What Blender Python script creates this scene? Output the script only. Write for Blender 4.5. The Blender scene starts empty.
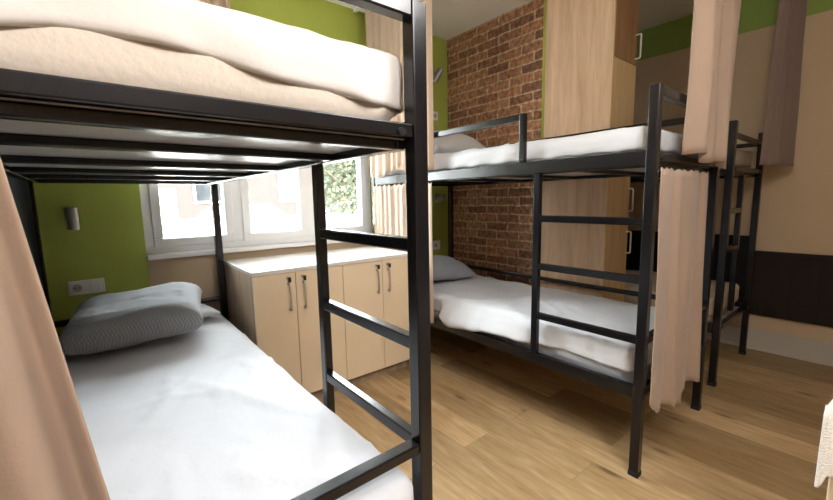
import bpy, bmesh, math, random
from mathutils import Vector, Matrix, noise
random.seed(4)
S = bpy.context.scene
PI = math.pi

# ------------------------------------------------------------------ camera, world, lights, exposure
F_PX, YAW, PITCH, ROLL, CAM_H = 390.09, 39.076, -7.392, -1.058, 1.25
a, b, c = (math.radians(v) for v in (YAW, PITCH, ROLL))
FW = Vector((math.sin(a)*math.cos(b), math.cos(a)*math.cos(b), math.sin(b)))
R0 = Vector((math.cos(a), -math.sin(a), 0)); U0 = R0.cross(FW)
RR = R0*math.cos(c) + U0*math.sin(c); UU = -R0*math.sin(c) + U0*math.cos(c)
cam = bpy.data.objects.new('camera', bpy.data.cameras.new('camera'))
S.collection.objects.link(cam)
cam.data.sensor_width = 36; cam.data.lens = 36*F_PX/833; cam.data.clip_start = .02
m = Matrix((RR, UU, -FW)).transposed().to_4x4(); m.translation = Vector((0, 0, CAM_H))
cam.matrix_world = m
S.camera = cam

S.view_settings.view_transform = 'Standard'; S.view_settings.look = 'None'
S.view_settings.gamma = 1; S.view_settings.use_curve_mapping = False
S.view_settings.exposure = 0.38
SKY = 30.0
W = bpy.data.worlds.new('sky'); S.world = W; W.use_nodes = True
bg = W.node_tree.nodes['Background']
bg.inputs['Color'].default_value = (.93, .97, 1, 1); bg.inputs['Strength'].default_value = SKY

def area(name, loc, rot, sx, sy, power, col):
    l = bpy.data.lights.new(name, 'AREA'); l.shape = 'RECTANGLE'; l.size = sx; l.size_y = sy
    l.energy = power; l.color = col
    o = bpy.data.objects.new(name, l); S.collection.objects.link(o); o.location = loc; o.rotation_euler = rot
    return o
# an added unseen fill panel behind the camera, and the daylight entrance at the window
lamp_aim = Vector((.02, .80, -1)).normalized()
al = area('fill_panel_light', Vector((.22, -1.05, 2.60)) + lamp_aim*.012, (0, 0, 0), .7, .5, 14, (1, .98, .98))
al.rotation_euler = lamp_aim.to_track_quat('-Z', 'Y').to_euler(); al.data.spread = 2.0
gl = bpy.data.lights.new('fill_globe_light', 'POINT'); gl.energy = 38; gl.color = (1, .97, .945); gl.shadow_soft_size = .16  # added globe fill for ambient light, above the camera and never in view
go = bpy.data.objects.new('fill_globe_light', gl); S.collection.objects.link(go); go.location = (.92, .08, 2.10)
po = area('window_daylight', (.99, 2.99, 1.57), (math.radians(90), 0, PI), 1.52, 1.2, 1, (1, 1, 1))
po.rotation_euler = (math.radians(-90), 0, 0); po.data.cycles.is_portal = True
sun = bpy.data.lights.new('sun', 'SUN'); sun.energy = 45.0; sun.angle = .02; sun.color = (1, .95, .85)
so = bpy.data.objects.new('sun', sun); S.collection.objects.link(so)
so.rotation_euler = Vector((-.5, 1, -.75)).to_track_quat('-Z', 'Y').to_euler()

# ------------------------------------------------------------------ materials
MT = {}
def mat(name, col, rough=.6, metal=0, spec=.5, coat=0, bump=0, bscale=50, var=0, vscale=4, transl=0, sheen=0):
    M_ = bpy.data.materials.new(name); M_.use_nodes = True; nt = M_.node_tree; N = nt.nodes; L = nt.links
    p = N['Principled BSDF']; p.inputs['Base Color'].default_value = (*col, 1)
    p.inputs['Roughness'].default_value = rough; p.inputs['Metallic'].default_value = metal
    p.inputs['Specular IOR Level'].default_value = spec; p.inputs['Coat Weight'].default_value = coat
    p.inputs['Sheen Weight'].default_value = sheen
    tc = N.new('ShaderNodeTexCoord')
    if var:
        n = N.new('ShaderNodeTexNoise'); n.inputs['Scale'].default_value = vscale; n.inputs['Detail'].default_value = 5
        L.new(tc.outputs['Object'], n.inputs['Vector'])
        mx = N.new('ShaderNodeMix'); mx.data_type = 'RGBA'
        mx.inputs[6].default_value = (*[v*(1-var) for v in col], 1); mx.inputs[7].default_value = (*[min(1, v*(1+var)) for v in col], 1)
        L.new(n.outputs[0], mx.inputs[0]); L.new(mx.outputs[2], p.inputs['Base Color'])
    if bump:
        n = N.new('ShaderNodeTexNoise'); n.inputs['Scale'].default_value = bscale; n.inputs['Detail'].default_value = 3
        L.new(tc.outputs['Object'], n.inputs['Vector'])
        bp = N.new('ShaderNodeBump'); bp.inputs['Strength'].default_value = bump; bp.inputs['Distance'].default_value = .01
        L.new(n.outputs[0], bp.inputs['Height']); L.new(bp.outputs[0], p.inputs['Normal'])
    if transl:
        t = N.new('ShaderNodeBsdfTranslucent'); t.inputs['Color'].default_value = (*col, 1)
        ms = N.new('ShaderNodeMixShader'); ms.inputs[0].default_value = transl
        L.new(p.outputs[0], ms.inputs[1]); L.new(t.outputs[0], ms.inputs[2]); L.new(ms.outputs[0], N['Material Output'].inputs[0])
    MT[name] = M_; return M_

def wood(name, c1, c2, axis, scale=1.0, rough=.5, knots=False, coat=0):
    """grain stretched along one axis (0,1,2)"""
    M_ = bpy.data.materials.new(name); M_.use_nodes = True; nt = M_.node_tree; N = nt.nodes; L = nt.links
    p = N['Principled BSDF']; p.inputs['Roughness'].default_value = rough; p.inputs['Coat Weight'].default_value = coat
    tc = N.new('ShaderNodeTexCoord'); mp = N.new('ShaderNodeMapping')
    sc = [9*scale]*3; sc[axis] = .7*scale; mp.inputs['Scale'].default_value = sc
    L.new(tc.outputs['Object'], mp.inputs[0])
    n = N.new('ShaderNodeTexNoise'); n.inputs['Scale'].default_value = 2.2; n.inputs['Detail'].default_value = 8; n.inputs['Distortion'].default_value = .6
    L.new(mp.outputs[0], n.inputs['Vector'])
    n2 = N.new('ShaderNodeTexNoise'); n2.inputs['Scale'].default_value = 14; n2.inputs['Detail'].default_value = 4
    L.new(mp.outputs[0], n2.inputs['Vector'])
    ad = N.new('ShaderNodeMath'); ad.operation = 'MULTIPLY_ADD'; ad.inputs[1].default_value = .35
    L.new(n2.outputs[0], ad.inputs[0]); L.new(n.outputs[0], ad.inputs[2])
    r = N.new('ShaderNodeValToRGB'); r.color_ramp.elements[0].position = .45; r.color_ramp.elements[1].position = .85
    r.color_ramp.elements[0].color = (*c1, 1); r.color_ramp.elements[1].color = (*c2, 1)
    L.new(ad.outputs[0], r.inputs[0]); L.new(r.outputs[0], p.inputs['Base Color'])
    MT[name] = M_; return M_

mat('green', (.40, .47, .085), .75, bump=.08, bscale=120, var=.04)
mat('green_band_shaded', (.25, .36, .075), .75, bump=.08, bscale=120, var=.04)  # purer green than the head wall, with the dim side's shade put into it
mat('beige', (.56, .43, .29), .8, bump=.08, bscale=120, var=.04)
mat('ceiling', (.92, .90, .85), .85, bump=.05, bscale=150)
mat('white_paint', (.84, .85, .86), .35)
mat('skirting', (.50, .47, .42), .6, var=.06, vscale=6)
mat('metal', (.006, .006, .008), .24, spec=.5, bump=.03, bscale=300)
mat('rubber', (.012, .012, .012), .8)
mat('steel', (.62, .60, .56), .42, metal=1)
mat('bolt', (.03, .03, .034), .4, metal=.6)
mat('deck', (.42, .41, .40), .30, var=.1, vscale=5)
mat('sheet', (.65, .67, .72), .85, bump=.25, bscale=18, transl=.0, sheen=.2)
mat('cream_sheet', (.72, .68, .65), .85, bump=.2, bscale=22, sheen=.2)
mat('ticking', (.66, .58, .50), .85, bump=.2, bscale=60)
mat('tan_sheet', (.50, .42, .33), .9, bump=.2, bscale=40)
mat('curtain', (.47, .345, .26), .85, bump=.12, bscale=160, transl=.25, sheen=.3, var=.05, vscale=9)
mat('pale_curtain', (.80, .66, .54), .85, bump=.12, bscale=160, transl=.45, sheen=.3, var=.05, vscale=9)
mat('brown_curtain', (.25, .18, .155), .85, bump=.12, bscale=160, transl=.15, sheen=.3)
mat('plastic', (.85, .84, .80), .35)
mat('socket_dark', (.10, .10, .10), .5)
mat('lamp_grey', (.36, .36, .37), .32, metal=.5)
mat('wainscot', (.018, .012, .010), .6, spec=.2, bump=.15, bscale=15, var=.2)
mat('black_panel', (.006, .006, .007), .8, spec=.15)
mat('towel', (.82, .80, .76), .95, bump=.5, bscale=200, sheen=.4)
mat('cream_wood', (.74, .62, .46), .5, var=.04)
mat('mortar_edge', (.50, .42, .3), .9)
mat('maple', (.86, .69, .48), .45, var=.035, vscale=3)
mat('maple_edge', (.46, .33, .2), .5)
mat('counter', (.82, .78, .74), .16, coat=.5, var=.02)
wood('oak', (.52, .35, .225), (.72, .52, .36), 2, .9)
wood('oak_dark', (.24, .12, .05), (.42, .23, .10), 2, 1.2)
wood('oak_pale', (.60, .42, .22), (.74, .54, .30), 2, .8)
wood('side_wood', (.30, .21, .14), (.46, .34, .24), 2, 1.1)

def woven(name, c1, c2, scale, strength):
    M_ = bpy.data.materials.new(name); M_.use_nodes = True; nt = M_.node_tree; N = nt.nodes; L = nt.links
    p = N['Principled BSDF']; p.inputs['Roughness'].default_value = .95
    tc = N.new('ShaderNodeTexCoord'); outs = []
    mp = N.new('ShaderNodeMapping'); mp.inputs['Rotation'].default_value = (0, 0, .5); L.new(tc.outputs['Object'], mp.inputs[0])
    for d in ('X', 'Y'):
        w = N.new('ShaderNodeTexWave'); w.bands_direction = d; w.inputs['Scale'].default_value = scale
        w.inputs['Distortion'].default_value = .6; L.new(mp.outputs[0], w.inputs['Vector']); outs.append(w)
    mu = N.new('ShaderNodeMath'); mu.operation = 'MULTIPLY'
    L.new(outs[0].outputs['Fac'], mu.inputs[0]); L.new(outs[1].outputs['Fac'], mu.inputs[1])
    mx = N.new('ShaderNodeMix'); mx.data_type = 'RGBA'; mx.inputs[6].default_value = (*c1, 1); mx.inputs[7].default_value = (*c2, 1)
    L.new(mu.outputs[0], mx.inputs[0]); L.new(mx.outputs[2], p.inputs['Base Color'])
    bp = N.new('ShaderNodeBump'); bp.inputs['Strength'].default_value = strength; bp.inputs['Distance'].default_value = .008
    L.new(mu.outputs[0], bp.inputs['Height']); L.new(bp.outputs[0], p.inputs['Normal'])
    MT[name] = M_; return M_
woven('waffle_grey', (.27, .29, .32), (.56, .58, .60), 28, .9)
woven('waffle_knit', (.40, .42, .45), (.68, .70, .73), 48, .8)
woven('waffle_pale', (.50, .50, .50), (.72, .71, .70), 26, .7)

def brick_mat():
    M_ = bpy.data.materials.new('brick'); M_.use_nodes = True; nt = M_.node_tree; N = nt.nodes; L = nt.links
    p = N['Principled BSDF']; p.inputs['Roughness'].default_value = .9; p.inputs['Specular IOR Level'].default_value = .2
    tc = N.new('ShaderNodeTexCoord'); sx = N.new('ShaderNodeSeparateXYZ'); cb = N.new('ShaderNodeCombineXYZ')
    L.new(tc.outputs['Object'], sx.inputs[0]); L.new(sx.outputs[1], cb.inputs[0]); L.new(sx.outputs[2], cb.inputs[1])
    nz = N.new('ShaderNodeTexNoise'); nz.inputs['Scale'].default_value = 12; nz.inputs['Detail'].default_value = 4
    L.new(tc.outputs['Object'], nz.inputs['Vector'])
    v1 = N.new('ShaderNodeVectorMath'); v1.operation = 'SUBTRACT'; v1.inputs[1].default_value = (.5, .5, .5); L.new(nz.outputs[1], v1.inputs[0])
    v2 = N.new('ShaderNodeVectorMath'); v2.operation = 'SCALE'; v2.inputs['Scale'].default_value = .022; L.new(v1.outputs[0], v2.inputs[0])
    v3 = N.new('ShaderNodeVectorMath'); v3.operation = 'ADD'; L.new(cb.outputs[0], v3.inputs[0]); L.new(v2.outputs[0], v3.inputs[1])
    br = N.new('ShaderNodeTexBrick'); br.inputs['Scale'].default_value = 1
    br.inputs['Brick Width'].default_value = .235; br.inputs['Row Height'].default_value = .074
    br.inputs['Mortar Size'].default_value = .0075; br.inputs['Mortar Smooth'].default_value = .25; br.inputs['Bias'].default_value = -.15
    br.inputs['Color1'].default_value = (.40, .22, .125, 1); br.inputs['Color2'].default_value = (.17, .09, .06, 1)
    br.inputs['Mortar'].default_value = (.52, .42, .30, 1)
    L.new(v3.outputs[0], br.inputs['Vector'])
    n2 = N.new('ShaderNodeTexNoise'); n2.inputs['Scale'].default_value = 30; n2.inputs['Detail'].default_value = 6; L.new(tc.outputs['Object'], n2.inputs['Vector'])
    r = N.new('ShaderNodeValToRGB'); r.color_ramp.elements[0].position = .35; r.color_ramp.elements[1].position = .7
    r.color_ramp.elements[0].color = (.55, .5, .48, 1); r.color_ramp.elements[1].color = (1.35, 1.25, 1.15, 1); L.new(n2.outputs[0], r.inputs[0])
    mx = N.new('ShaderNodeMix'); mx.data_type = 'RGBA'; mx.blend_type = 'MULTIPLY'; mx.inputs[0].default_value = 1
    L.new(br.outputs['Color'], mx.inputs[6]); L.new(r.outputs[0], mx.inputs[7]); L.new(mx.outputs[2], p.inputs['Base Color'])
    iv = N.new('ShaderNodeMath'); iv.operation = 'MULTIPLY_ADD'; iv.inputs[1].default_value = -1; iv.inputs[2].default_value = 1; L.new(br.outputs['Fac'], iv.inputs[0])
    ad = N.new('ShaderNodeMath'); ad.operation = 'MULTIPLY_ADD'; ad.inputs[1].default_value = .5; L.new(n2.outputs[0], ad.inputs[0]); L.new(iv.outputs[0], ad.inputs[2])
    bp = N.new('ShaderNodeBump'); bp.inputs['Strength'].default_value = .8; bp.inputs['Distance'].default_value = .012
    L.new(ad.outputs[0], bp.inputs['Height']); L.new(bp.outputs[0], p.inputs['Normal'])
    MT['brick'] = M_
brick_mat()

def floor_mat():
    M_ = bpy.data.materials.new('floor_planks'); M_.use_nodes = True; nt = M_.node_tree; N = nt.nodes; L = nt.links
    p = N['Principled BSDF']; p.inputs['Roughness'].default_value = .42; p.inputs['Specular IOR Level'].default_value = .4
    tc = N.new('ShaderNodeTexCoord'); sx = N.new('ShaderNodeSeparateXYZ'); cb = N.new('ShaderNodeCombineXYZ')
    L.new(tc.outputs['Object'], sx.inputs[0]); L.new(sx.outputs[1], cb.inputs[0]); L.new(sx.outputs[0], cb.inputs[1])
    br = N.new('ShaderNodeTexBrick'); br.inputs['Scale'].default_value = 1; br.offset = .37
    br.inputs['Brick Width'].default_value = 1.28; br.inputs['Row Height'].default_value = .19
    br.inputs['Mortar Size'].default_value = .0012; br.inputs['Mortar Smooth'].default_value = .1; br.inputs['Bias'].default_value = 0
    br.inputs['Color1'].default_value = (0, 0, 0, 1); br.inputs['Color2'].default_value = (1, 1, 1, 1); br.inputs['Mortar'].default_value = (.5, .5, .5, 1)
    L.new(cb.outputs[0], br.inputs['Vector'])
    # grain: shift per plank
    sh = N.new('ShaderNodeVectorMath'); sh.operation = 'SCALE'; sh.inputs['Scale'].default_value = 7.3; L.new(br.outputs['Color'], sh.inputs[0])
    ad = N.new('ShaderNodeVectorMath'); ad.operation = 'ADD'; L.new(tc.outputs['Object'], ad.inputs[0]); L.new(sh.outputs[0], ad.inputs[1])
    mp = N.new('ShaderNodeMapping'); mp.inputs['Scale'].default_value = (20, 2.6, 1); L.new(ad.outputs[0], mp.inputs[0])
    n = N.new('ShaderNodeTexNoise'); n.inputs['Scale'].default_value = 1.6; n.inputs['Detail'].default_value = 9; n.inputs['Roughness'].default_value = .62; n.inputs['Distortion'].default_value = .5
    L.new(mp.outputs[0], n.inputs['Vector'])
    r = N.new('ShaderNodeValToRGB'); e = r.color_ramp.elements
    e[0].position = .25; e[0].color = (.36, .225, .105, 1); e[1].position = .72; e[1].color = (.62, .46, .27, 1)
    q = e.new(.5); q.color = (.49, .335, .175, 1)
    L.new(n.outputs[0], r.inputs[0])
    r2 = N.new('ShaderNodeValToRGB'); e = r2.color_ramp.elements
    e[0].color = (.60, .57, .50, 1); e[1].color = (1.25, 1.25, 1.27, 1); L.new(br.outputs['Color'], r2.inputs[0])
    mx = N.new('ShaderNodeMix'); mx.data_type = 'RGBA'; mx.blend_type = 'MULTIPLY'; mx.inputs[0].default_value = 1
    L.new(r.outputs[0], mx.inputs[6]); L.new(r2.outputs[0], mx.inputs[7])
    # knots
    vo = N.new('ShaderNodeTexVoronoi'); vo.inputs['Scale'].default_value = 1; mp2 = N.new('ShaderNodeMapping'); mp2.inputs['Scale'].default_value = (4.6, 1.7, 1)
    L.new(ad.outputs[0], mp2.inputs[0]); L.new(mp2.outputs[0], vo.inputs['Vector'])
    r3 = N.new('ShaderNodeValToRGB'); e = r3.color_ramp.elements; e[0].position = .05; e[0].color = (.35, .3, .26, 1); e[1].position = .13; e[1].color = (1, 1, 1, 1)
    L.new(vo.outputs['Distance'], r3.inputs[0])
    m2 = N.new('ShaderNodeMix'); m2.data_type = 'RGBA'; m2.blend_type = 'MULTIPLY'; m2.inputs[0].default_value = .8
    L.new(mx.outputs[2], m2.inputs[6]); L.new(r3.outputs[0], m2.inputs[7])
    m3 = N.new('ShaderNodeMix'); m3.data_type = 'RGBA'; m3.inputs[7].default_value = (.16, .09, .045, 1)
    fm = N.new('ShaderNodeMath'); fm.operation = 'MULTIPLY'; fm.inputs[1].default_value = .7; L.new(br.outputs['Fac'], fm.inputs[0]); L.new(fm.outputs[0], m3.inputs[0])
    L.new(m2.outputs[2], m3.inputs[6]); L.new(m3.outputs[2], p.inputs['Base Color'])
    bp = N.new('ShaderNodeBump'); bp.inputs['Strength'].default_value = .15; bp.inputs['Distance'].default_value = .004
    L.new(n.outputs[0], bp.inputs['Height']); L.new(bp.outputs[0], p.inputs['Normal'])
    MT['floor'] = M_
floor_mat()

def glass_mat():
    M_ = bpy.data.materials.new('glass'); M_.use_nodes = True; nt = M_.node_tree; N = nt.nodes; L = nt.links
    N.remove(N['Principled BSDF'])
    t = N.new('ShaderNodeBsdfTransparent'); t.inputs[0].default_value = (.96, .98, .97, 1)
    g = N.new('ShaderNodeBsdfGlossy'); g.inputs['Roughness'].default_value = .02
    f = N.new('ShaderNodeFresnel'); f.inputs[0].default_value = 1.25
    ms = N.new('ShaderNodeMixShader'); L.new(f.outputs[0], ms.inputs[0]); L.new(t.outputs[0], ms.inputs[1]); L.new(g.outputs[0], ms.inputs[2])
    L.new(ms.outputs[0], N['Material Output'].inputs[0]); MT['glass'] = M_
glass_mat()
def emit_mat():
    M_ = bpy.data.materials.new('diffuser'); M_.use_nodes = True; p = M_.node_tree.nodes['Principled BSDF']
    p.inputs['Base Color'].default_value = (.9, .9, .88, 1); p.inputs['Emission Color'].default_value = (1, .955, .9, 1)
    p.inputs['Emission Strength'].default_value = 2; MT['diffuser'] = M_
emit_mat()
def globe_mat():
    M_ = bpy.data.materials.new('globe_glass'); M_.use_nodes = True; nt = M_.node_tree; N = nt.nodes; L = nt.links
    N.remove(N['Principled BSDF'])
    t = N.new('ShaderNodeBsdfTransparent'); t.inputs[0].default_value = (.97, .97, .96, 1)
    d = N.new('ShaderNodeBsdfTranslucent'); ms = N.new('ShaderNodeMixShader'); ms.inputs[0].default_value = .35
    L.new(t.outputs[0], ms.inputs[1]); L.new(d.outputs[0], ms.inputs[2]); L.new(ms.outputs[0], N['Material Output'].inputs[0])
    MT['globe_glass'] = M_
globe_mat()
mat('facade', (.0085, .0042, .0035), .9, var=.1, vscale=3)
mat('facade_plaster', (.075, .06, .05), .9)
mat('dark_glass', (.005, .006, .007), .15)
mat('snow', (.80, .79, .76), .9, var=.05, vscale=1)
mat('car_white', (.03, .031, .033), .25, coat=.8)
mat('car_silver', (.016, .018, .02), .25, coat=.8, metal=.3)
mat('tyre', (.006, .006, .006), .8)
mat('bark', (.16, .11, .07), .9, bump=.5, bscale=20)
mat('leaf', (.024, .03, .014), .7, transl=.3, var=.3, vscale=5)

# ------------------------------------------------------------------ object helpers
def link(name, bm, mt, parent=None, smooth=False, bevel=0, loc=None):
    me = bpy.data.meshes.new(name); bm.normal_update(); bm.to_mesh(me); bm.free()
    o = bpy.data.objects.new(name, me); S.collection.objects.link(o); me.materials.append(MT[mt])
    if smooth:
        for f in me.polygons: f.use_smooth = True
    if bevel:
        bv = o.modifiers.new('bevel', 'BEVEL'); bv.width = bevel; bv.segments = 2; bv.limit_method = 'ANGLE'
    if parent: o.parent = parent
    if loc: o.location = loc
    return o
def thing(name, label, cat, loc=(0, 0, 0), rz=0, group=None):
    o = bpy.data.objects.new(name, None); S.collection.objects.link(o); o.location = loc; o.rotation_euler = (0, 0, rz)
    o.empty_display_size = .1
    return tag(o, label, cat, group)
def tag(o, label, cat, group=None):
    o['label'] = label; o['category'] = cat
    if group: o['group'] = group
    return o
def struct(o, label=None):
    o['kind'] = 'structure'
    if label: o['label'] = label
    return o
def bx(bm, x0, x1, y0, y1, z0, z1):
    v = [bm.verts.new(p) for p in ((x0,y0,z0),(x1,y0,z0),(x1,y1,z0),(x0,y1,z0),(x0,y0,z1),(x1,y0,z1),(x1,y1,z1),(x0,y1,z1))]
    for q in ((0,3,2,1),(4,5,6,7),(0,1,5,4),(1,2,6,5),(2,3,7,6),(3,0,4,7)): bm.faces.new([v[i] for i in q])
    return bm
def box(*args, bm=None): return bx(bm or bmesh.new(), *args)
def tube(bm, pts, r, n=10, cap=True):
    rings = []
    for i, p in enumerate(pts):
        p = Vector(p); d = Vector(pts[min(i+1, len(pts)-1)]) - Vector(pts[max(i-1, 0)]); d.normalize()
        u = d.orthogonal().normalized() if i == 0 else (pu - d*pu.dot(d)).normalized()
        pu = u; w = d.cross(u); rr = r[i] if isinstance(r, (list, tuple)) else r
        rings.append([bm.verts.new(p + u*math.cos(2*PI*k/n)*rr + w*math.sin(2*PI*k/n)*rr) for k in range(n)])
    for A, B in zip(rings, rings[1:]):
        for k in range(n): bm.faces.new((A[k], A[(k+1) % n], B[(k+1) % n], B[k]))
    if cap: bm.faces.new(rings[0][::-1]); bm.faces.new(rings[-1])
    return bm
def prism(bm, poly, axis, a0, a1):
    def P(u, v, w): return {'x': (w, u, v), 'y': (u, w, v), 'z': (u, v, w)}[axis]
    A = [bm.verts.new(P(u, v, a0)) for u, v in poly]; B = [bm.verts.new(P(u, v, a1)) for u, v in poly]
    n = len(poly)
    for k in range(n): bm.faces.new((A[k], A[(k+1) % n], B[(k+1) % n], B[k]))
    bm.faces.new(A[::-1]); bm.faces.new(B)
    bmesh.ops.recalc_face_normals(bm, faces=bm.faces); return bm
def grid(nu, nv, fn):
    bm = bmesh.new(); V = [[bm.verts.new(fn(i/nu, j/nv)) for j in range(nv+1)] for i in range(nu+1)]
    for i in range(nu):
        for j in range(nv): bm.faces.new((V[i][j], V[i+1][j], V[i+1][j+1], V[i][j+1]))
    return bm
def nz(x, y, z, s=1.0): return noise.noise(Vector((x*s, y*s, z*s)))

def rounded_box(x0, x1, y0, y1, z0, z1, r, step=.035):
    nx, ny, nzz = (max(3, int((B-A)/step)) for A, B in ((x0, x1), (y0, y1), (z0, z1)))
    bm = bmesh.new()
    def face(fn, p, q):
        V = [[bm.verts.new(fn(i/p, j/q)) for j in range(q+1)] for i in range(p+1)]
        for i in range(p):
            for j in range(q): bm.faces.new((V[i][j], V[i+1][j], V[i+1][j+1], V[i][j+1]))
    X = lambda t: x0+(x1-x0)*t
    Y = lambda t: y0+(y1-y0)*t
    Z = lambda t: z0+(z1-z0)*t
    face(lambda s, t: (X(s), Y(t), z1), nx, ny); face(lambda s, t: (X(s), Y(1-t), z0), nx, ny)
    face(lambda s, t: (X(s), y0, Z(t)), nx, nzz); face(lambda s, t: (X(1-s), y1, Z(t)), nx, nzz)
    face(lambda s, t: (x0, Y(1-s), Z(t)), ny, nzz); face(lambda s, t: (x1, Y(s), Z(t)), ny, nzz)
    bmesh.ops.remove_doubles(bm, verts=bm.verts, dist=1e-5)
    for v in bm.verts:
        c_ = Vector((min(max(v.co.x, x0+r), x1-r), min(max(v.co.y, y0+r), y1-r), min(max(v.co.z, z0+r), z1-r)))
        d = v.co - c_
        if d.length > 1e-6: v.co = c_ + d.normalized()*r*min(1, d.length/r*1.0) if d.length < r*.999 else c_ + d.normalized()*r
    return bm

def wrinkle(x, y, s=0):
    w = .005*nz(x, y, s, 2.2) + .003*abs(nz(x+3, y*.6, s, 5)) + .0015*nz(x, y, s, 14)
    # sharp creases, patchy, running slantwise across the bed
    for k, (ax, ay, sc) in enumerate(((1.0, .55, 4.5), (.4, 1.0, 5.5), (1.0, -.5, 7.0))):
        q = nz(x*ax+y*ay, (y*ax-x*ay)*.35, s+7+k*3.1, sc)
        m_ = max(0, nz(x, y, s+20+k*5, 2.0)+.12)
        w += .014*m_*math.exp(-(q/.07)**2)
    return w

def mattress(label, x0, x1, y0, y1, z0, z1, hem, seed=0, over=None, group=None, body='ticking', sheetm='sheet', sheet_y0=None, sheet_z0=None, sheet_x=None, puff=.0, over_body=False):
    bm = rounded_box(x0+.008, x1-.008, y0+.008, y1-.008, z0, z1-.008, .035, .06)
    if over_body:
        for v in bm.verts: v.co = over(v.co.copy())
    root = link('mattress', bm, body, smooth=True); tag(root, label, 'mattress', group)
    sx0, sx1 = sheet_x or (x0-.002, x1+.002)
    sy0 = sheet_y0 if sheet_y0 is not None else y0-.002
    bm = rounded_box(sx0, sx1, sy0, y1+.002, (sheet_z0 if sheet_z0 is not None else z0-.02), z1, .05, .02)
    zlow = sheet_z0 if sheet_z0 is not None else z0-.02
    dele = [f for f in bm.faces if f.normal.z < -.3 or all(v.co.z < zlow+.045 and False for v in f.verts)]
    bm.normal_update(); dele = [f for f in bm.faces if f.normal.z < -.35]
    bmesh.ops.delete(bm, geom=dele, context='FACES')
    bmesh.ops.recalc_face_normals(bm, faces=bm.faces); bm.normal_update()
    up = sum(f.normal.z*f.calc_area() for f in bm.faces)
    if up < 0: bmesh.ops.reverse_faces(bm, faces=bm.faces)
    bm.normal_update()
    new = {}
    for v in bm.verts:
        x, y, z = v.co; n = v.normal
        h = hem(x, y)
        zz = z
        k = max(0, min(1, (z1-z)/(z1-zlow)))
        if z < z1-.01: zz = z1 - (z1-z)*(z1-h)/(z1-zlow)
        top = max(0, min(1, (n.z-.3)/.5))
        off = wrinkle(x, y, seed)*(.7+.6*top)
        # side folds: run down from the edge
        side = 1-top
        s_ = x*abs(n.y) + y*abs(n.x)
        off += side*k*(.006*math.sin(s_*38+seed+2*nz(s_, seed, 0, 4)) + .007*nz(s_, zz*3, seed, 9))
        cx, cy = (x-sx0)/(sx1-sx0), (y-sy0)/(y1-sy0)
        pf = puff*math.sin(PI*max(0, min(1, cx)))**.5*math.sin(PI*max(0, min(1, cy)))**.4*top
        co = Vector((x, y, zz)) + n*off + Vector((0, 0, pf))
        if over: co = over(co)
        new[v] = co
    for v, c_ in new.items(): v.co = c_
    sh = link('fitted_sheet', bm, sheetm, root, smooth=True)
    so_ = sh.modifiers.new('thick', 'SOLIDIFY'); so_.thickness = .003; so_.offset = -1
    sh['label'] = 'loose cotton bed sheet over the mattress'
    return root

def pillow_mesh(lx, ly, h, seed=0, n=44, px=2.6, droop=.0):
    bm = bmesh.new()
    def surf(sgn):
        V = []
        for i in range(n+1):
            row = []
            for j in range(n+1):
                u, v = -1+2*i/n, -1+2*j/n
                pw = .55 if px < 4 else .42; e = max(0, 1-abs(u)**px)**pw * max(0, 1-abs(v)**px)**pw
                pin = 1-.07*(1-abs(u)**2)*abs(v)**3-.0
                x = u*lx/2*(1-.06*(1-v*v)**1*abs(u)**3*0 - .05*abs(u)**4*(1-v*v)); y = v*ly/2*(1-.05*abs(v)**4*(1-u*u))
                z = sgn*h/2*e*(1 if sgn > 0 else .75) + .012*e*nz(u+seed, v, seed, 1.7) + .006*e*nz(u*2+seed, v*2, seed, 3)
                row.append(bm.verts.new((x, y, z + h*.375)))
            V.append(row)
        for i in range(n):
            for j in range(n):
                q = (V[i][j], V[i+1][j], V[i+1][j+1], V[i][j+1])
                bm.faces.new(q if sgn > 0 else q[::-1])
    surf(1); surf(-1)
    bmesh.ops.remove_doubles(bm, verts=bm.verts, dist=1e-4)
    return bm

def curtain(name, label, mt, fn, nu=120, nv=30, group=None, thick=.003):
    o = link(name, grid(nu, nv, fn), mt, smooth=True)
    s_ = o.modifiers.new('thick', 'SOLIDIFY'); s_.thickness = thick; s_.offset = 0
    return tag(o, label, 'curtain', group)

# ------------------------------------------------------------------ the room
XL, XR, YB, YH, ZC = -.34, 4.03, -2.3, 2.85, 2.745
WX0, WX1, WZ0, WZ1 = .207, 1.83, .946, 2.17
struct(link('floor', box(XL-.15, XR+.15, YB-.15, YH+.22, -.12, 0), 'floor'), 'oak-look plank floor')
struct(link('ceiling', box(XL-.15, XR+.15, YB-.15, YH+.22, ZC, ZC+.12), 'ceiling'), 'matt white ceiling')
struct(link('wall_left', box(XL-.12, XL, YB, YH, 0, ZC), 'beige'))
struct(link('wall_rear', box(XL-.12, XR+.12, YB-.12, YB, 0, ZC), 'beige'), 'beige wall')
bm = box(XL-.12, WX0, YH, YH+.22, 0, ZC)
bx(bm, WX0, XR+.12, YH, YH+.22, WZ1, ZC); bx(bm, WX1, XR+.12, YH, YH+.22, 0, WZ1)
struct(link('wall_head', bm, 'green'), 'lime green painted wall behind the bed heads')
struct(link('wall_head_below_window', box(WX0, WX1, YH, YH+.22, 0, WZ0-.03), 'beige'), 'beige wall under the window')
struct(link('wall_right', box(XR, XR+.12, YB, YH, 0, 2.486), 'beige'), 'beige wall')
struct(link('trim_1', box(XR-.004, XR+.12, YB, YH, 2.486, ZC), 'green_band_shaded'), 'green painted band under the ceiling')
bm = box(XR-.028, XR-.004, YB, YH, .285, .797); bx(bm, XR-.038, XR-.004, YB, YH, .765, .80)
for k in range(34):
    y = YB+.15*k+.05
    bx(bm, XR-.031, XR-.027, y, y+.012, .285, .765)
struct(link('trim_2', bm, 'wainscot', bevel=.003), 'dark brown wooden wall panelling')
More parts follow.
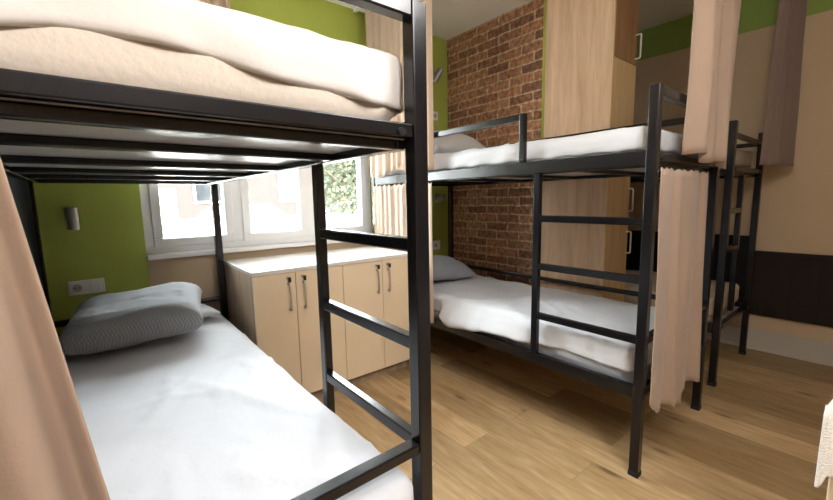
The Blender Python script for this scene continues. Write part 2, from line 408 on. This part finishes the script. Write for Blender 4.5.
bm = box(XR-.03, XR-.002, YB, YH, 0, .162); bx(bm, XR-.038, XR-.002, YB, YH, 0, .022)
struct(link('baseboard_right', bm, 'skirting', bevel=.003), 'pale grey skirting board')
# brick partition with a green painted end
struct(link('wall_brick', box(2.735, 2.93, 1.805, YH, 0, ZC), 'brick'), 'exposed brick wall in red and brown')
struct(link('trim_3', box(2.735, 2.93, 1.765, 1.805, 0, ZC), 'green'), 'narrow green strip at the end of the brick wall')

# window: frame, three sashes, sill
wroot = bpy.data.objects.new('window_1', None); S.collection.objects.link(wroot); wroot.location = (.99, YH, WZ0); struct(wroot, 'wide white three-part window')
def wl(name, bm, mt, **k):
    o = link(name, bm, mt, **k); o.parent = wroot; o.matrix_parent_inverse = Matrix.Translation((-.99, -YH, -WZ0)); return o
fy0, fy1 = YH+.015, YH+.085
bm = box(WX0, WX0+.05, fy0, fy1, WZ0+.045, WZ1-.05); bx(bm, WX1-.05, WX1, fy0, fy1, WZ0+.045, WZ1-.05)
bx(bm, WX0, WX1, fy0, fy1, WZ0, WZ0+.045); bx(bm, WX0, WX1, fy0, fy1, WZ1-.05, WZ1)
for mx_ in (.747, 1.274): bx(bm, mx_-.032, mx_+.032, fy0, fy1, WZ0+.045, WZ1-.05)
wl('window_frame', bm, 'white_paint', bevel=.004)
sash = ((WX0+.045, .718), (.776, 1.246), (1.302, WX1-.045))
for i, (sa, sb) in enumerate(sash):
    b_, w_ = WZ0+.04, .052
    bm = box(sa, sa+w_, fy0-.012, fy1-.01, b_+w_, WZ1-.045-w_); bx(bm, sb-w_, sb, fy0-.012, fy1-.01, b_+w_, WZ1-.045-w_)
    bx(bm, sa, sb, fy0-.012, fy1-.01, b_, b_+w_); bx(bm, sa, sb, fy0-.012, fy1-.01, WZ1-.045-w_, WZ1-.045)
    wl('sash', bm, 'white_paint', bevel=.005)
    wl('pane', box(sa+w_-.005, sb-w_+.005, YH+.045, YH+.051, b_+w_-.005, WZ1-.04-w_), 'glass')
wl('window_sill', box(WX0-.0, WX1+.02, YH-.045, YH+.22, WZ0-.03, WZ0), 'white_paint', bevel=.006)

# ------------------------------------------------------------------ bunk beds
def bunk(label, x0, x1, y0, y1, ladder, group='black metal bunk beds'):
    """corner post centres; ladder 'left', 'right' or 'foot'"""
    root = thing('bunk_bed', label, 'bunk bed', ((x0+x1)/2, y0, 0), 0, group)
    ox, oy = (x0+x1)/2, y0
    def P(name, bm, mt='metal', bevel=.004, parent=None, **k):
        o = link(name, bm, mt, bevel=bevel, **k); o.parent = parent or root
        if not parent: o.matrix_parent_inverse = Matrix.Translation((-ox, -oy, 0))
        return o
    h = .02
    for x in (x0, x1):
        for y in (y0, y1):
            p = P('post', box(x-h, x+h, y-h, y+h, .012, 1.685))
            P('foot_cap', box(x-h-.002, x+h+.002, y-h-.002, y+h+.002, 0, .025), 'rubber', parent=p)
    t = .015
    for zb, zt, nm in ((1.37, 1.432, 'upper_side_rail'), (.362, .418, 'lower_side_rail')):
        for x in (x0, x1): P(nm, box(x-t, x+t, y0+h, y1-h, zb, zt))
        for y in (y0, y1): P(nm.replace('side', 'end'), box(x0+h, x1-h, y-t, y+t, zb+(.019 if zb > 1 else .006), zt-.012))
    for y in ((y0, y1) if ladder != 'foot' else (y1,)):
        P('top_end_rail', box(x0+h-.001, x1-h+.001, y-h+.002, y+h-.002, 1.645, 1.683))
        P('lower_guard_rail', box(x0+h, x1-h, y-t-.003, y+t+.003, .612, .640))
    # inner support frame and slats, decks
    for zb, nm in ((1.366, 'upper'), (.344, 'lower')):
        bm = box(x0+.018, x0+.043, y0+.018, y1-.018, zb, zb+.022); bx(bm, x1-.043, x1-.018, y0+.018, y1-.018, zb, zb+.022)
        bx(bm, x0+.043, x1-.043, y0+.018, y0+.045, zb, zb+.022); bx(bm, x0+.043, x1-.043, y1-.045, y1-.018, zb, zb+.022)
        P(nm+'_support_frame', bm)
        for q in (.36, .80, 1.22, 1.62):
            P(nm+'_slat', box(x0+.043, x1-.043, y0+q-.018, y0+q+.018, zb+.002, zb+.0215))
        P(nm+'_base_board', box(x0+.02, x1-.02, y0+.02, y1-.02, zb+.022, zb+.030), 'deck', bevel=0)
    if ladder in ('left', 'right'):
        lx, fx = (x0, x1) if ladder == 'left' else (x1, x0)
        ly = y0+.531
        P('ladder_post', box(lx-t, lx+t, ly-.018, ly+.018, .418, 1.37))
        for z in (1.14, .891, .626): P('rung', box(lx-.014, lx+.014, y0+h, ly-.018, z-.017, z+.017))
        # guards
        P('guard_post', box(lx-t, lx+t, y0+.627-.016, y0+.627+.016, 1.432, 1.682))
        P('guard_rail', box(lx-t, lx+t, y0+.643, y1-h, 1.648, 1.682))
        P('guard_rail', box(fx-t, fx+t, y0+h, y1-h, 1.645, 1.68))
        P('lower_guard_rail', box(fx-t, fx+t, y0+h, y1-h, .612, .640))
    else:
        lx = x0+.30
        P('ladder_post', box(lx-.018, lx+.018, y0-t, y0+t, .448, 1.37))
        for z in (1.14, .891): P('rung', box(x0+h, lx-.018, y0-.014, y0+.014, z-.017, z+.017))
        for x in (x0, x1): P('guard_rail', box(x-t, x+t, y0+h, y1-h, 1.59, 1.62))
        P('guard_rail', box(x0+h, x1-h, y0-t, y0+t, 1.59, 1.62))
        P('side_panel', box(x1-.008, x1+.008, y0+h, y1-h, .46, .93), 'black_panel', bevel=.002)
    for z in (1.40, .39):
        for x in (x0, x1):
            bm = bmesh.new(); xx = x+(-.055 if x == x1 else .055)
            tube(bm, [(xx, y0-t-.006, z), (xx, y0-t+.001, z)], .009, 12)
            P('bolt', bm, 'bolt', bevel=0)
    return root

LX0, LX1, LY0 = -.257, .593, .724
RX0, RX1, RY0 = 1.766, 2.616, .645
BX0, BX1, BY0 = 3.03, 3.82, .67
BL = 2.05
def side_panel(root, ox, oy, x, y0, y1, z0, z1):
    o = link('side_panel', box(x-.006, x+.006, y0, y1, z0, z1), 'black_panel'); o.parent = root
    o.matrix_parent_inverse = Matrix.Translation((-ox, -oy, 0))
left = bunk('black metal bunk bed nearest the camera, with its ladder across the front cupboards', LX0, LX1, LY0, LY0+BL, 'right')
right = bunk('black metal bunk bed standing along the brick wall, ladder on its near side', RX0, RX1, RY0, RY0+BL, 'left')
side_panel(left, (LX0+LX1)/2, LY0, LX0+.0, LY0+.9, LY0+BL-.02, .645, 1.369)
third = bunk('black metal bunk bed in the dim corner by the beige right wall', BX0, BX1, BY0, BY0+BL, 'foot')

# mattresses -----------------------------------------------------
def hem_left_up(x, y):
    return 1.478 - .035*max(0,x-.1)/.4 + .008*math.sin(x*9+.6) + .03*math.exp(-((x+.02)/.09)**2)*0 - .045*max(0, -.02-x)*4 + .02*nz(x, y, 1, 6)
def bulge_left_up(co):
    # the soft corner by the ladder post swells out over the rail
    k = max(0, min(1, (1.25-co.y)/.3)); q = max(0, min(1, (co.z-1.436)/.02)); w = max(0, min(1, (co.x-.30)/.24))
    co.x += .042*k*q*w
    return co
mattress('cream mattress on the upper bunk of the nearest bed', LX0+.032, LX1-.032, LY0+.035, LY0+BL-.03, 1.403, 1.588,
         hem_left_up, 11, sheetm='cream_sheet', puff=.02, over=bulge_left_up, over_body=True)
mattress('wide white mattress on the lower bunk of the nearest bed', LX0+.035, LX1-.03, LY0+.035, LY0+BL-.035, .378, .555,
         lambda x, y: .34+.02*nz(x, y, 3, 3) if y < .70 else .43, 2, sheet_y0=LY0-.034, sheet_x=(LX0+.045, LX1-.034), puff=.014, sheet_z0=.34)
def hem_right_low(x, y):
    if x < 2.0:
        k = max(0, min(1, (y-1.45)/.35))*max(0, min(1, (1.91-y)/.04)); return .428 - .055*k + .005*math.sin(y*14)
    return .42
def over_right_low(co):
    k = max(0, min(1, (co.y-1.15)/.25))*max(0, min(1, (1.955-co.y)/.04))
    if co.x < 1.87 and co.z < .55: co.x -= .074*k*min(1, (.55-co.z)/.10)
    return co
mattress('white mattress with a rumpled sheet on the lower bunk beside the brick wall', RX0+.042, RX1-.036, RY0+.036, RY0+BL-.03, .378, .572,
         hem_right_low, 3, sheet_z0=.35, over=over_right_low, puff=.012, body='sheet')
mattress('white mattress on the upper bunk beside the brick wall', RX0+.038, RX1-.036, RY0+.036, RY0+BL-.03, 1.403, 1.543,
         lambda x, y: 1.42, 4, puff=.012, body='sheet')
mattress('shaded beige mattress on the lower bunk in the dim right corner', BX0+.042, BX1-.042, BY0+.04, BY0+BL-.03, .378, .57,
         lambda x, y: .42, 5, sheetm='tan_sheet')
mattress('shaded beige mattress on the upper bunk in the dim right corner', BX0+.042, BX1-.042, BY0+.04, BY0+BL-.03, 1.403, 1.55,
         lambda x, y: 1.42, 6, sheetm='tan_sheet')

# pillows -----------------------------------------------------
def pillow(label, mt, lx, ly, h, loc, rot, seed, px=2.6):
    o = link('pillow', pillow_mesh(lx, ly, h, seed, px=px), mt, smooth=True)
    o.location = loc; o.rotation_euler = rot; tag(o, label, 'pillow')
    return o
pillow('grey pillow in a woven textured cover on the nearest lower bunk', 'waffle_knit', .56, .42, .215, (.125, 2.345, .618), (math.radians(10), math.radians(-4), math.radians(-11)), 2, 4.5)
pillow('flat white pillow half under the grey woven pillow', 'sheet', .20, .28, .07, (.39, 2.58, .585), (0, 0, .15), 9)
pillow('pale woven pillow on the upper bunk beside the brick wall', 'waffle_pale', .56, .42, .21, (2.25, 2.36, 1.60), (math.radians(14), 0, 0), 4)
pillow('grey pillow on the lower bunk beside the brick wall', 'waffle_grey', .56, .40, .19, (2.10, 2.36, .615), (math.radians(10), math.radians(4), -.1), 5)
pillow('dim grey pillow on the lower bunk in the right corner', 'waffle_grey', .5, .38, .15, (3.45, 2.40, .585), (math.radians(6), 0, 0), 6)

# ------------------------------------------------------------------ cupboards by the window
CY = 2.174
def cupboard(label, x0, x1, seam, lock_rows):
    root = thing('cupboard', label, 'cupboard', ((x0+x1)/2, CY, 0), 0, 'low cupboards under the window')
    inv = Matrix.Translation((-(x0+x1)/2, -CY, 0))
    def P(name, bm, mt, parent=None, bevel=.002, smooth=False):
        o = link(name, bm, mt, bevel=bevel, smooth=smooth); o.parent = parent or root
        if not parent: o.matrix_parent_inverse = inv
        return o
    P('carcass', box(x0+.016, x1, CY+.018, YH-.05, .08, .848), 'maple_edge')
    P('side_panel', box(x0-.0, x0+.016, CY+.0185, YH-.048, .08, .849), 'side_wood')
    P('plinth', box(x0+.01, x1-.01, CY+.066, YH-.06, 0, .08), 'side_wood')
    for d0, d1, hx in ((x0+.001, seam-.0015, seam-.045), (seam+.0015, x1-.001, seam+.045)):
        dr = P('door', box(d0, d1, CY, CY+.018, .083, .846), 'maple')
        # bow handle with two feet
        bm = bmesh.new()
        pts = [(hx, CY-.022+.006*math.cos(t*PI*2)*0 - .006*math.sin(PI*t), .63+.155*t) for t in [i/10 for i in range(11)]]
        tube(bm, pts, [.0045+.0022*abs(math.cos(PI*i/10)) for i in range(11)], 10)
        for z in (.632, .783): tube(bm, [(hx, CY-.024, z), (hx, CY+.001, z)], .006, 10)
        P('handle', bm, 'steel', parent=dr, bevel=0, smooth=True)
        bm = bmesh.new(); tube(bm, [(hx, CY-.006, .815), (hx, CY+.001, .815)], .011, 16); P('lock', bm, 'steel', parent=dr, bevel=0)
        bm = bmesh.new(); tube(bm, [(hx, CY-.022, .815), (hx, CY-.005, .815)], .003, 8)
        bx(bm, hx-.007, hx+.007, CY-.030, CY-.026+.004, .795, .822)
        P('key', bm, 'bolt', parent=dr, bevel=0)
    return root
cupboard('low maple cupboard with two doors, nearer the green wall', .618, 1.1635, .857, 0)
cupboard('low maple cupboard with two doors, nearer the curtained bunk', 1.1645, 1.722, 1.463, 0)
tag(link('worktop', box(.615, 1.724, CY-.008, YH-.046, .849, .872), 'counter', bevel=.003), 'glossy pale worktop over both low cupboards, catching window light', 'worktop')

# ------------------------------------------------------------------ wardrobe
WK0, WK1, WY0, WY1 = 2.645, 2.999, 1.234, 1.722
wr = thing('wardrobe', 'tall oak locker wardrobe reaching the ceiling at the end of the brick wall', 'wardrobe', (2.82, 1.48, 0))
def WP(name, bm, mt, parent=None, bevel=.002, smooth=False):
    o = link(name, bm, mt, bevel=bevel, smooth=smooth); o.parent = parent or wr
    if not parent: o.matrix_parent_inverse = Matrix.Translation((-2.82, -1.48, 0))
    return o
WP('carcass', box(WK0+.018, WK1, WY0+.018, WY1, 0, ZC-.006), 'oak')
WP('side_panel', box(WK0, WK0+.018, WY0+.004, WY1, 0, ZC-.006), 'oak')
WP('edge_strip', box(WK0-.001, WK0+.019, WY0-.002, WY0+.004, 0, ZC-.006), 'oak_pale')
def uhandle(hx, z0, z1, parent):
    bm = bmesh.new(); y = WY0
    tube(bm, [(hx, y+.001, z0), (hx, y-.030, z0), (hx, y-.034, z0+.005), (hx, y-.034, z1-.005), (hx, y-.030, z1), (hx, y+.001, z1)], .0055, 8)
    WP('handle', bm, 'plastic', parent=parent, bevel=0, smooth=True)
for z0, z1, mt, hz in ((2.142, ZC-.008, 'oak_dark', (2.18, 2.335)), (1.068, 2.138, 'oak_pale', (1.14, 1.297)), (.06, 1.064, 'oak_pale', (.835, .990))):
    d = WP('door', box(WK0+.02, WK1, WY0, WY0+.018, z0, z1), mt)
    if mt == 'oak_dark': d['label'] = 'darker brown top door'
    uhandle(WK1-.028, hz[0], hz[1], d)

# ------------------------------------------------------------------ curtains
def fold(u, v, n, seed, amp):
    s = math.sin(2*PI*n*u + seed + 1.3*math.sin(2*PI*u*1.7+seed)) 
    s2 = math.sin(2*PI*n*.5*u + seed*2.1 + v*1.2)
    return amp*(s*.75 + s2*.35) + amp*.35*nz(u*3, v*1.5, seed, 1.6)
# 1 left bunk foot, big tan curtain
def c1(u, v):
    x = -.335 + u*(.252 + .15*min(v, .6) - .05*max(0, v-.6))
    A = .008 + .034*min(1, v*1.5)
    z = 1.355 - 1.20*v - .012*abs(math.sin(PI*7*u))*(v < .02)
    y = LY0-.086 + fold(u, v, 4.6, 1.5, A*.95)
    return (x, y, z)
curtain('bunk_curtain', 'long tan curtain hanging at the foot of the nearest lower bunk', 'curtain', c1, 150, 40, 'bunk curtains')
# 2 left bunk head upper bundle
def c2(u, v):
    return (.640 + fold(u, v, 5, 2, .014), 2.50+.30*u, ZC-.03 - .98*v)
curtain('bunk_curtain', 'gathered striped-looking curtain on the upper level at the head of the nearest bunk', 'pale_curtain', lambda u, v: (.555+.20*u, 2.70+fold(u, v, 4, 2, .016), ZC-.03-1.03*v), 120, 24, 'bunk curtains')
# 3 right bunk, near side, upper
curtain('bunk_curtain', 'pale pleated curtain from the ceiling beside the upper bunk, next to the window', 'pale_curtain',
        lambda u, v: (1.722 - .0*v + fold(u, v, 9, 1, .013), 1.935+.74*u-.0*v, ZC-.035 - 1.265*v - .02*math.sin(u*9)*v), 220, 30, 'bunk curtains')
# 4 right bunk near side, lower
curtain('bunk_curtain', 'pale pleated curtain hung under the upper rail by the low cupboards', 'pale_curtain',
        lambda u, v: (1.7345 + fold(u, v, 11, 3, .0075), 1.965+.695*u, 1.36-.008*math.sin(u*70) - .96*v - .02*math.sin(u*8)*v), 240, 28, 'bunk curtains')
# 5 right bunk foot, lower
def c5(u, v):
    zb = .375 - .06*math.sin(PI*min(1, u/.35)) if u < .2 else (.335 - .085*(u-.2)/.4 if u < .6 else .31)
    x = 1.722 + .60*u
    return (x, RY0-.044 - .012*v + fold(u, v, 3.6, 2.2, .012+.014*v) , 1.358-.008*abs(math.sin(u*45)) - (1.358-zb)*v)
curtain('bunk_curtain', 'tan curtain hung across the foot of the lower bunk near the brick wall', 'curtain', c5, 170, 36, 'bunk curtains')
# 6 right bunk foot, upper, gathered
def c6(u, v):
    w = .56 - .07*math.sin(PI*min(1, v*1.05))
    xc = 2.27
    return (xc - w/2 + w*u - .0*v, RY0-.072 + fold(u, v, 4.5, .4, .036), ZC-.035 - (1.29 + .05*u - .01*math.sin(u*14))*v)
curtain('bunk_curtain', 'gathered beige curtain from the ceiling at the foot of the upper bunk', 'curtain', c6, 150, 34, 'bunk curtains')
# 7 third bunk, brown
def c7(u, v):
    w = .28+.14*v; t = .5+(u-.5)*w/.42; o_ = fold(u, v, 3, 1.4, .018)
    return (3.44 + .42*t + .26*o_, .605 - .115*t + o_*.9, ZC-.035 - 1.275*v)
curtain('bunk_curtain', 'dark brown curtain gathered beside the right wall in the dim corner', 'brown_curtain', c7, 120, 30, 'bunk curtains')

# curtain tracks on the ceiling
def track(label, x0, x1, y0, y1):
    root = tag(link('curtain_rail', box(x0, x1, y0, y1, ZC-.03, ZC), 'white_paint', bevel=.004), label, 'curtain rail', 'white ceiling curtain rails')
track('white ceiling curtain rail above the near side of the bunk by the brick wall', 1.708, 1.736, RY0-.075, YH-.01)
track('white ceiling curtain rail above the foot of the bunk by the brick wall', 1.74, 2.70, RY0-.076, RY0-.048)
track('white ceiling curtain rail above the head of the nearest bunk', LX0+.0, .80, 2.686, 2.714)
track('white ceiling curtain rail above the foot of the dim bunk by the right wall', 3.06, XR-.01, .545, .573)

# ------------------------------------------------------------------ wall lamps and sockets
def lamp(label, x, z, tilt=0):
    root = thing('wall_lamp', label, 'wall lamp', (x, YH, z), 0, 'small grey reading lamps')
    bm = bmesh.new(); tube(bm, [(0, 0, .045), (0, -.012, .045)], .026, 20); link('mount', bm, 'lamp_grey', root)
    bm = bmesh.new(); tube(bm, [(0, -.01, .045), (0, -.042, .045)], .008, 10); link('arm', bm, 'lamp_grey', root)
    bm = bmesh.new(); tube(bm, [(0, 0, .05), (0, 0, .046), (0, 0, -.068), (0, 0, -.07)], [.022, .027, .027, .025], 28)
    h = link('lamp_head', bm, 'lamp_grey', root); h.location = (0, -.065, .018); h.rotation_euler = (tilt, tilt*.6, 0)
    bm = bmesh.new(); tube(bm, [(0, 0, -.0695), (0, 0, -.072)], .021, 24); link('lens', bm, 'plastic', h)
    return root
lamp('grey cylinder reading lamp on the green wall left of the window', -.106, 1.175)
lamp('small reading lamp high on the green wall beside the brick', 2.563, 2.375, .5)
lamp('small reading lamp low on the green wall under the upper bunk by the brick', 2.57, 1.24, 1.2)
def socket(label, x0, x1, z0, z1, n):
    root = thing('wall_socket', label, 'socket', ((x0+x1)/2, YH, (z0+z1)/2), 0, 'white wall sockets')
    w, h = (x1-x0)/2, (z1-z0)/2
    link('face_plate', box(-w, w, -.011, 0, -h, h), 'plastic', root, bevel=.003)
    for k in range(n):
        cx = -w + (k+.5)*2*w/n
        if k == 0:
            bm = bmesh.new(); tube(bm, [(cx, -.011, 0), (cx, -.0125, 0)], .021, 24); wl_ = link('socket_well', bm, 'skirting', root)
            for s in (-1, 1):
                bm = bmesh.new(); tube(bm, [(cx+s*.0095, -.0125, 0), (cx+s*.0095, -.0135, 0)], .0032, 10); link('socket_hole', bm, 'socket_dark', wl_)
        else: link('switch_key', box(cx-.024, cx+.024, -.0145, -.010, -.026, .026), 'plastic', root, bevel=.002)
socket('white double socket on the green wall above the grey woven pillow', -.165, -.005, .756, .836, 2)
socket('white socket on the green wall above the upper bunk by the brick', 2.52, 2.60, 1.99, 2.07, 1)
socket('white socket on the green wall above the lower bunk by the brick', 2.49, 2.61, .755, .845, 1)

# ------------------------------------------------------------------ pale towel on a stand at the right edge
st = thing('clothes_stand', 'cream wooden clothes stand at the right edge of the view', 'clothes stand', (1.535, .035, 0))
def SP(name, bm, mt='cream_wood'):
    o = link(name, bm, mt, st, bevel=.004); return o
SP('post', box(-.02, .02, -.02, .02, .02, .66)); SP('post', box(-.02, .02, -.56, -.52, .02, .66))
SP('crossbar', box(-.014, .014, -.52, -.02, .60, .635))
SP('foot', box(-.16, .16, -.025, .025, 0, .03)); SP('foot', box(-.16, .16, -.565, -.515, 0, .03))
def tw(u, v):
    t = (v-.5)*2
    if abs(t) < .08: z = .652 + .004*math.cos(t/.08*PI/2); x = t/.08*.020
    else: z = .652 - (abs(t)-.08)*(.22 if t < 0 else .25); x = math.copysign(.022+.02*(abs(t)-.08), t)
    return (1.535 + x*1.3 + .006*math.sin(u*18+t), .079 - .36*u, z - .012 + .04*max(0, min(1, (u-.03)/.03)))
o = link('towel', grid(50, 60, tw), 'towel', smooth=True)
s_ = o.modifiers.new('thick', 'SOLIDIFY'); s_.thickness = .008; s_.offset = 1
tag(o, 'white towel draped over the cream stand at the right edge', 'towel')

# body of the added fill panel, out of view behind the camera
cl = thing('fill_panel', 'added tilted white fill panel, out of view behind the nearest bunk', 'ceiling lamp', (.22, -1.05, 2.60))
hq = lamp_aim.to_track_quat('-Z', 'Y').to_euler()
hd = link('housing', box(-.38, .38, -.28, .28, .004, .045), 'white_paint', cl, bevel=.01); hd.rotation_euler = hq
df = link('diffuser', box(-.36, .36, -.26, .26, -.004, .0035), 'diffuser', cl); df.rotation_euler = hq
link('stem', tube(bmesh.new(), [(0, 0, .04), (0, 0, ZC-2.60)], .02, 14), 'white_paint', cl)

gb = thing('fill_globe', 'added white glass fill globe, out of view over the aisle by the camera', 'pendant lamp', (.92, .08, 2.10))  # added unseen globe; brightens the ceiling and upper walls
bm = bmesh.new(); bmesh.ops.create_uvsphere(bm, u_segments=32, v_segments=20, radius=.15); link('globe', bm, 'globe_glass', gb, smooth=True)
link('stem', tube(bmesh.new(), [(0, 0, .148), (0, 0, ZC-2.10-.02)], .008, 10), 'white_paint', gb)
link('ceiling_rose', tube(bmesh.new(), [(0, 0, ZC-2.10-.03), (0, 0, ZC-2.10)], [.05, .06], 24), 'white_paint', gb)

# ------------------------------------------------------------------ outside
struct(link('ground_outside', box(-40, 60, YH+.3, 60, -.35, -.25), 'snow'), 'bright pale ground of the yard')
bd = thing('building', 'low reddish building with white windows across the yard', 'building', (0, 24, -.25))
def BP(name, bm, mt, parent=None):
    return link(name, bm, mt, parent or bd)
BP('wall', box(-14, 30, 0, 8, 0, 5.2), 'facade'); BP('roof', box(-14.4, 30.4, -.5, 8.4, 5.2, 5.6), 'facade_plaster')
BP('plaster_base', box(-14, 30, -.03, 0, 0, .7), 'facade_plaster')
for x in (-8, -3.6, .4, 5.0, 9.6, 14.2, 18.8, 23.4):
    w_ = BP('window', box(x-.9, x+.9, -.08, -.001, 1.5, 3.3), 'white_paint')
    for s in (-1, 1): BP('pane', box(x+s*.43-.36, x+s*.43+.36, -.10, -.081, 1.6, 3.2), 'dark_glass', w_)
BP('door', box(2.2, 3.3, -.06, -.001, .0, 2.3), 'oak_dark')
for x in (-5.6, 7.2): BP('air_conditioner', box(x-.45, x+.45, -.4, -.001, 3.5, 4.1), 'plastic')
def car(label, x, y, mt, rz=0):
    r = thing('car', label, 'car', (x, y, -.25), rz, 'cars parked in the yard')
    poly = [(-2.15, .35), (-2.2, .75), (-1.75, .92), (-1.0, 1.0), (-.45, 1.42), (.75, 1.46), (1.45, 1.02), (2.05, .95), (2.2, .7), (2.15, .35)]
    link('body', prism(bmesh.new(), poly, 'y', -.85, .85), mt, r, bevel=.08)
    gl = [(-.9, 1.0), (-.42, 1.36), (.72, 1.40), (1.28, 1.02)]
    link('side_window', prism(bmesh.new(), gl, 'y', -.87, -.851), 'dark_glass', r); link('side_window', prism(bmesh.new(), gl, 'y', .851, .87), 'dark_glass', r)
    for wx in (-1.35, 1.35):
        for wy in (-.8, .8):
            bm = bmesh.new(); tube(bm, [(wx, wy-.1, .33), (wx, wy+.1, .33)], .33, 24); link('wheel', bm, 'tyre', r)
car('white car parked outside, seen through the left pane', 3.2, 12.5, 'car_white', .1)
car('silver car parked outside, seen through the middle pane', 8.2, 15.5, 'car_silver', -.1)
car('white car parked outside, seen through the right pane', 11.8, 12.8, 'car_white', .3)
def tree(label, x, y, s, seed):
    rnd = random.Random(seed)
    r = thing('tree', label, 'tree', (x, y, -.25), 0, 'trees in the yard')
    bm = bmesh.new(); tube(bm, [(0, 0, 0), (.05, 0, 1.2*s), (0, .1, 2.6*s), (.1, 0, 4*s)], [.16*s, .12*s, .09*s, .03*s], 10)
    for k in range(9):
        an = k*2.4; z = (1.3+.25*k)*s; tube(bm, [(.03, 0, z), (math.cos(an)*.7*s, math.sin(an)*.7*s, z+.6*s), (math.cos(an)*1.2*s, math.sin(an)*1.2*s, z+.9*s)], [.05*s, .03*s, .01*s], 6)
    link('trunk', bm, 'bark', r, smooth=True)
    bm = bmesh.new()
    for k in range(2600):
        d = Vector((rnd.gauss(0, 1), rnd.gauss(0, 1), rnd.gauss(0, 1))).normalized()*rnd.random()**.4
        c_ = Vector((d.x*1.7*s, d.y*1.7*s, 3.0*s + d.z*1.7*s))
        n = Vector((rnd.gauss(0, 1), rnd.gauss(0, 1), rnd.gauss(0, 1))).normalized(); u = n.orthogonal().normalized()*.11*s; w = n.cross(u)*.6
        bm.faces.new([bm.verts.new(c_+q) for q in (u, w, -u, -w)])
    link('foliage', bm, 'leaf', r)
tree('leafy green tree seen through the middle pane', 6.4, 11.5, .8, 1)
tree('leafy green tree seen through the right pane', 9.3, 10.8, .85, 2)
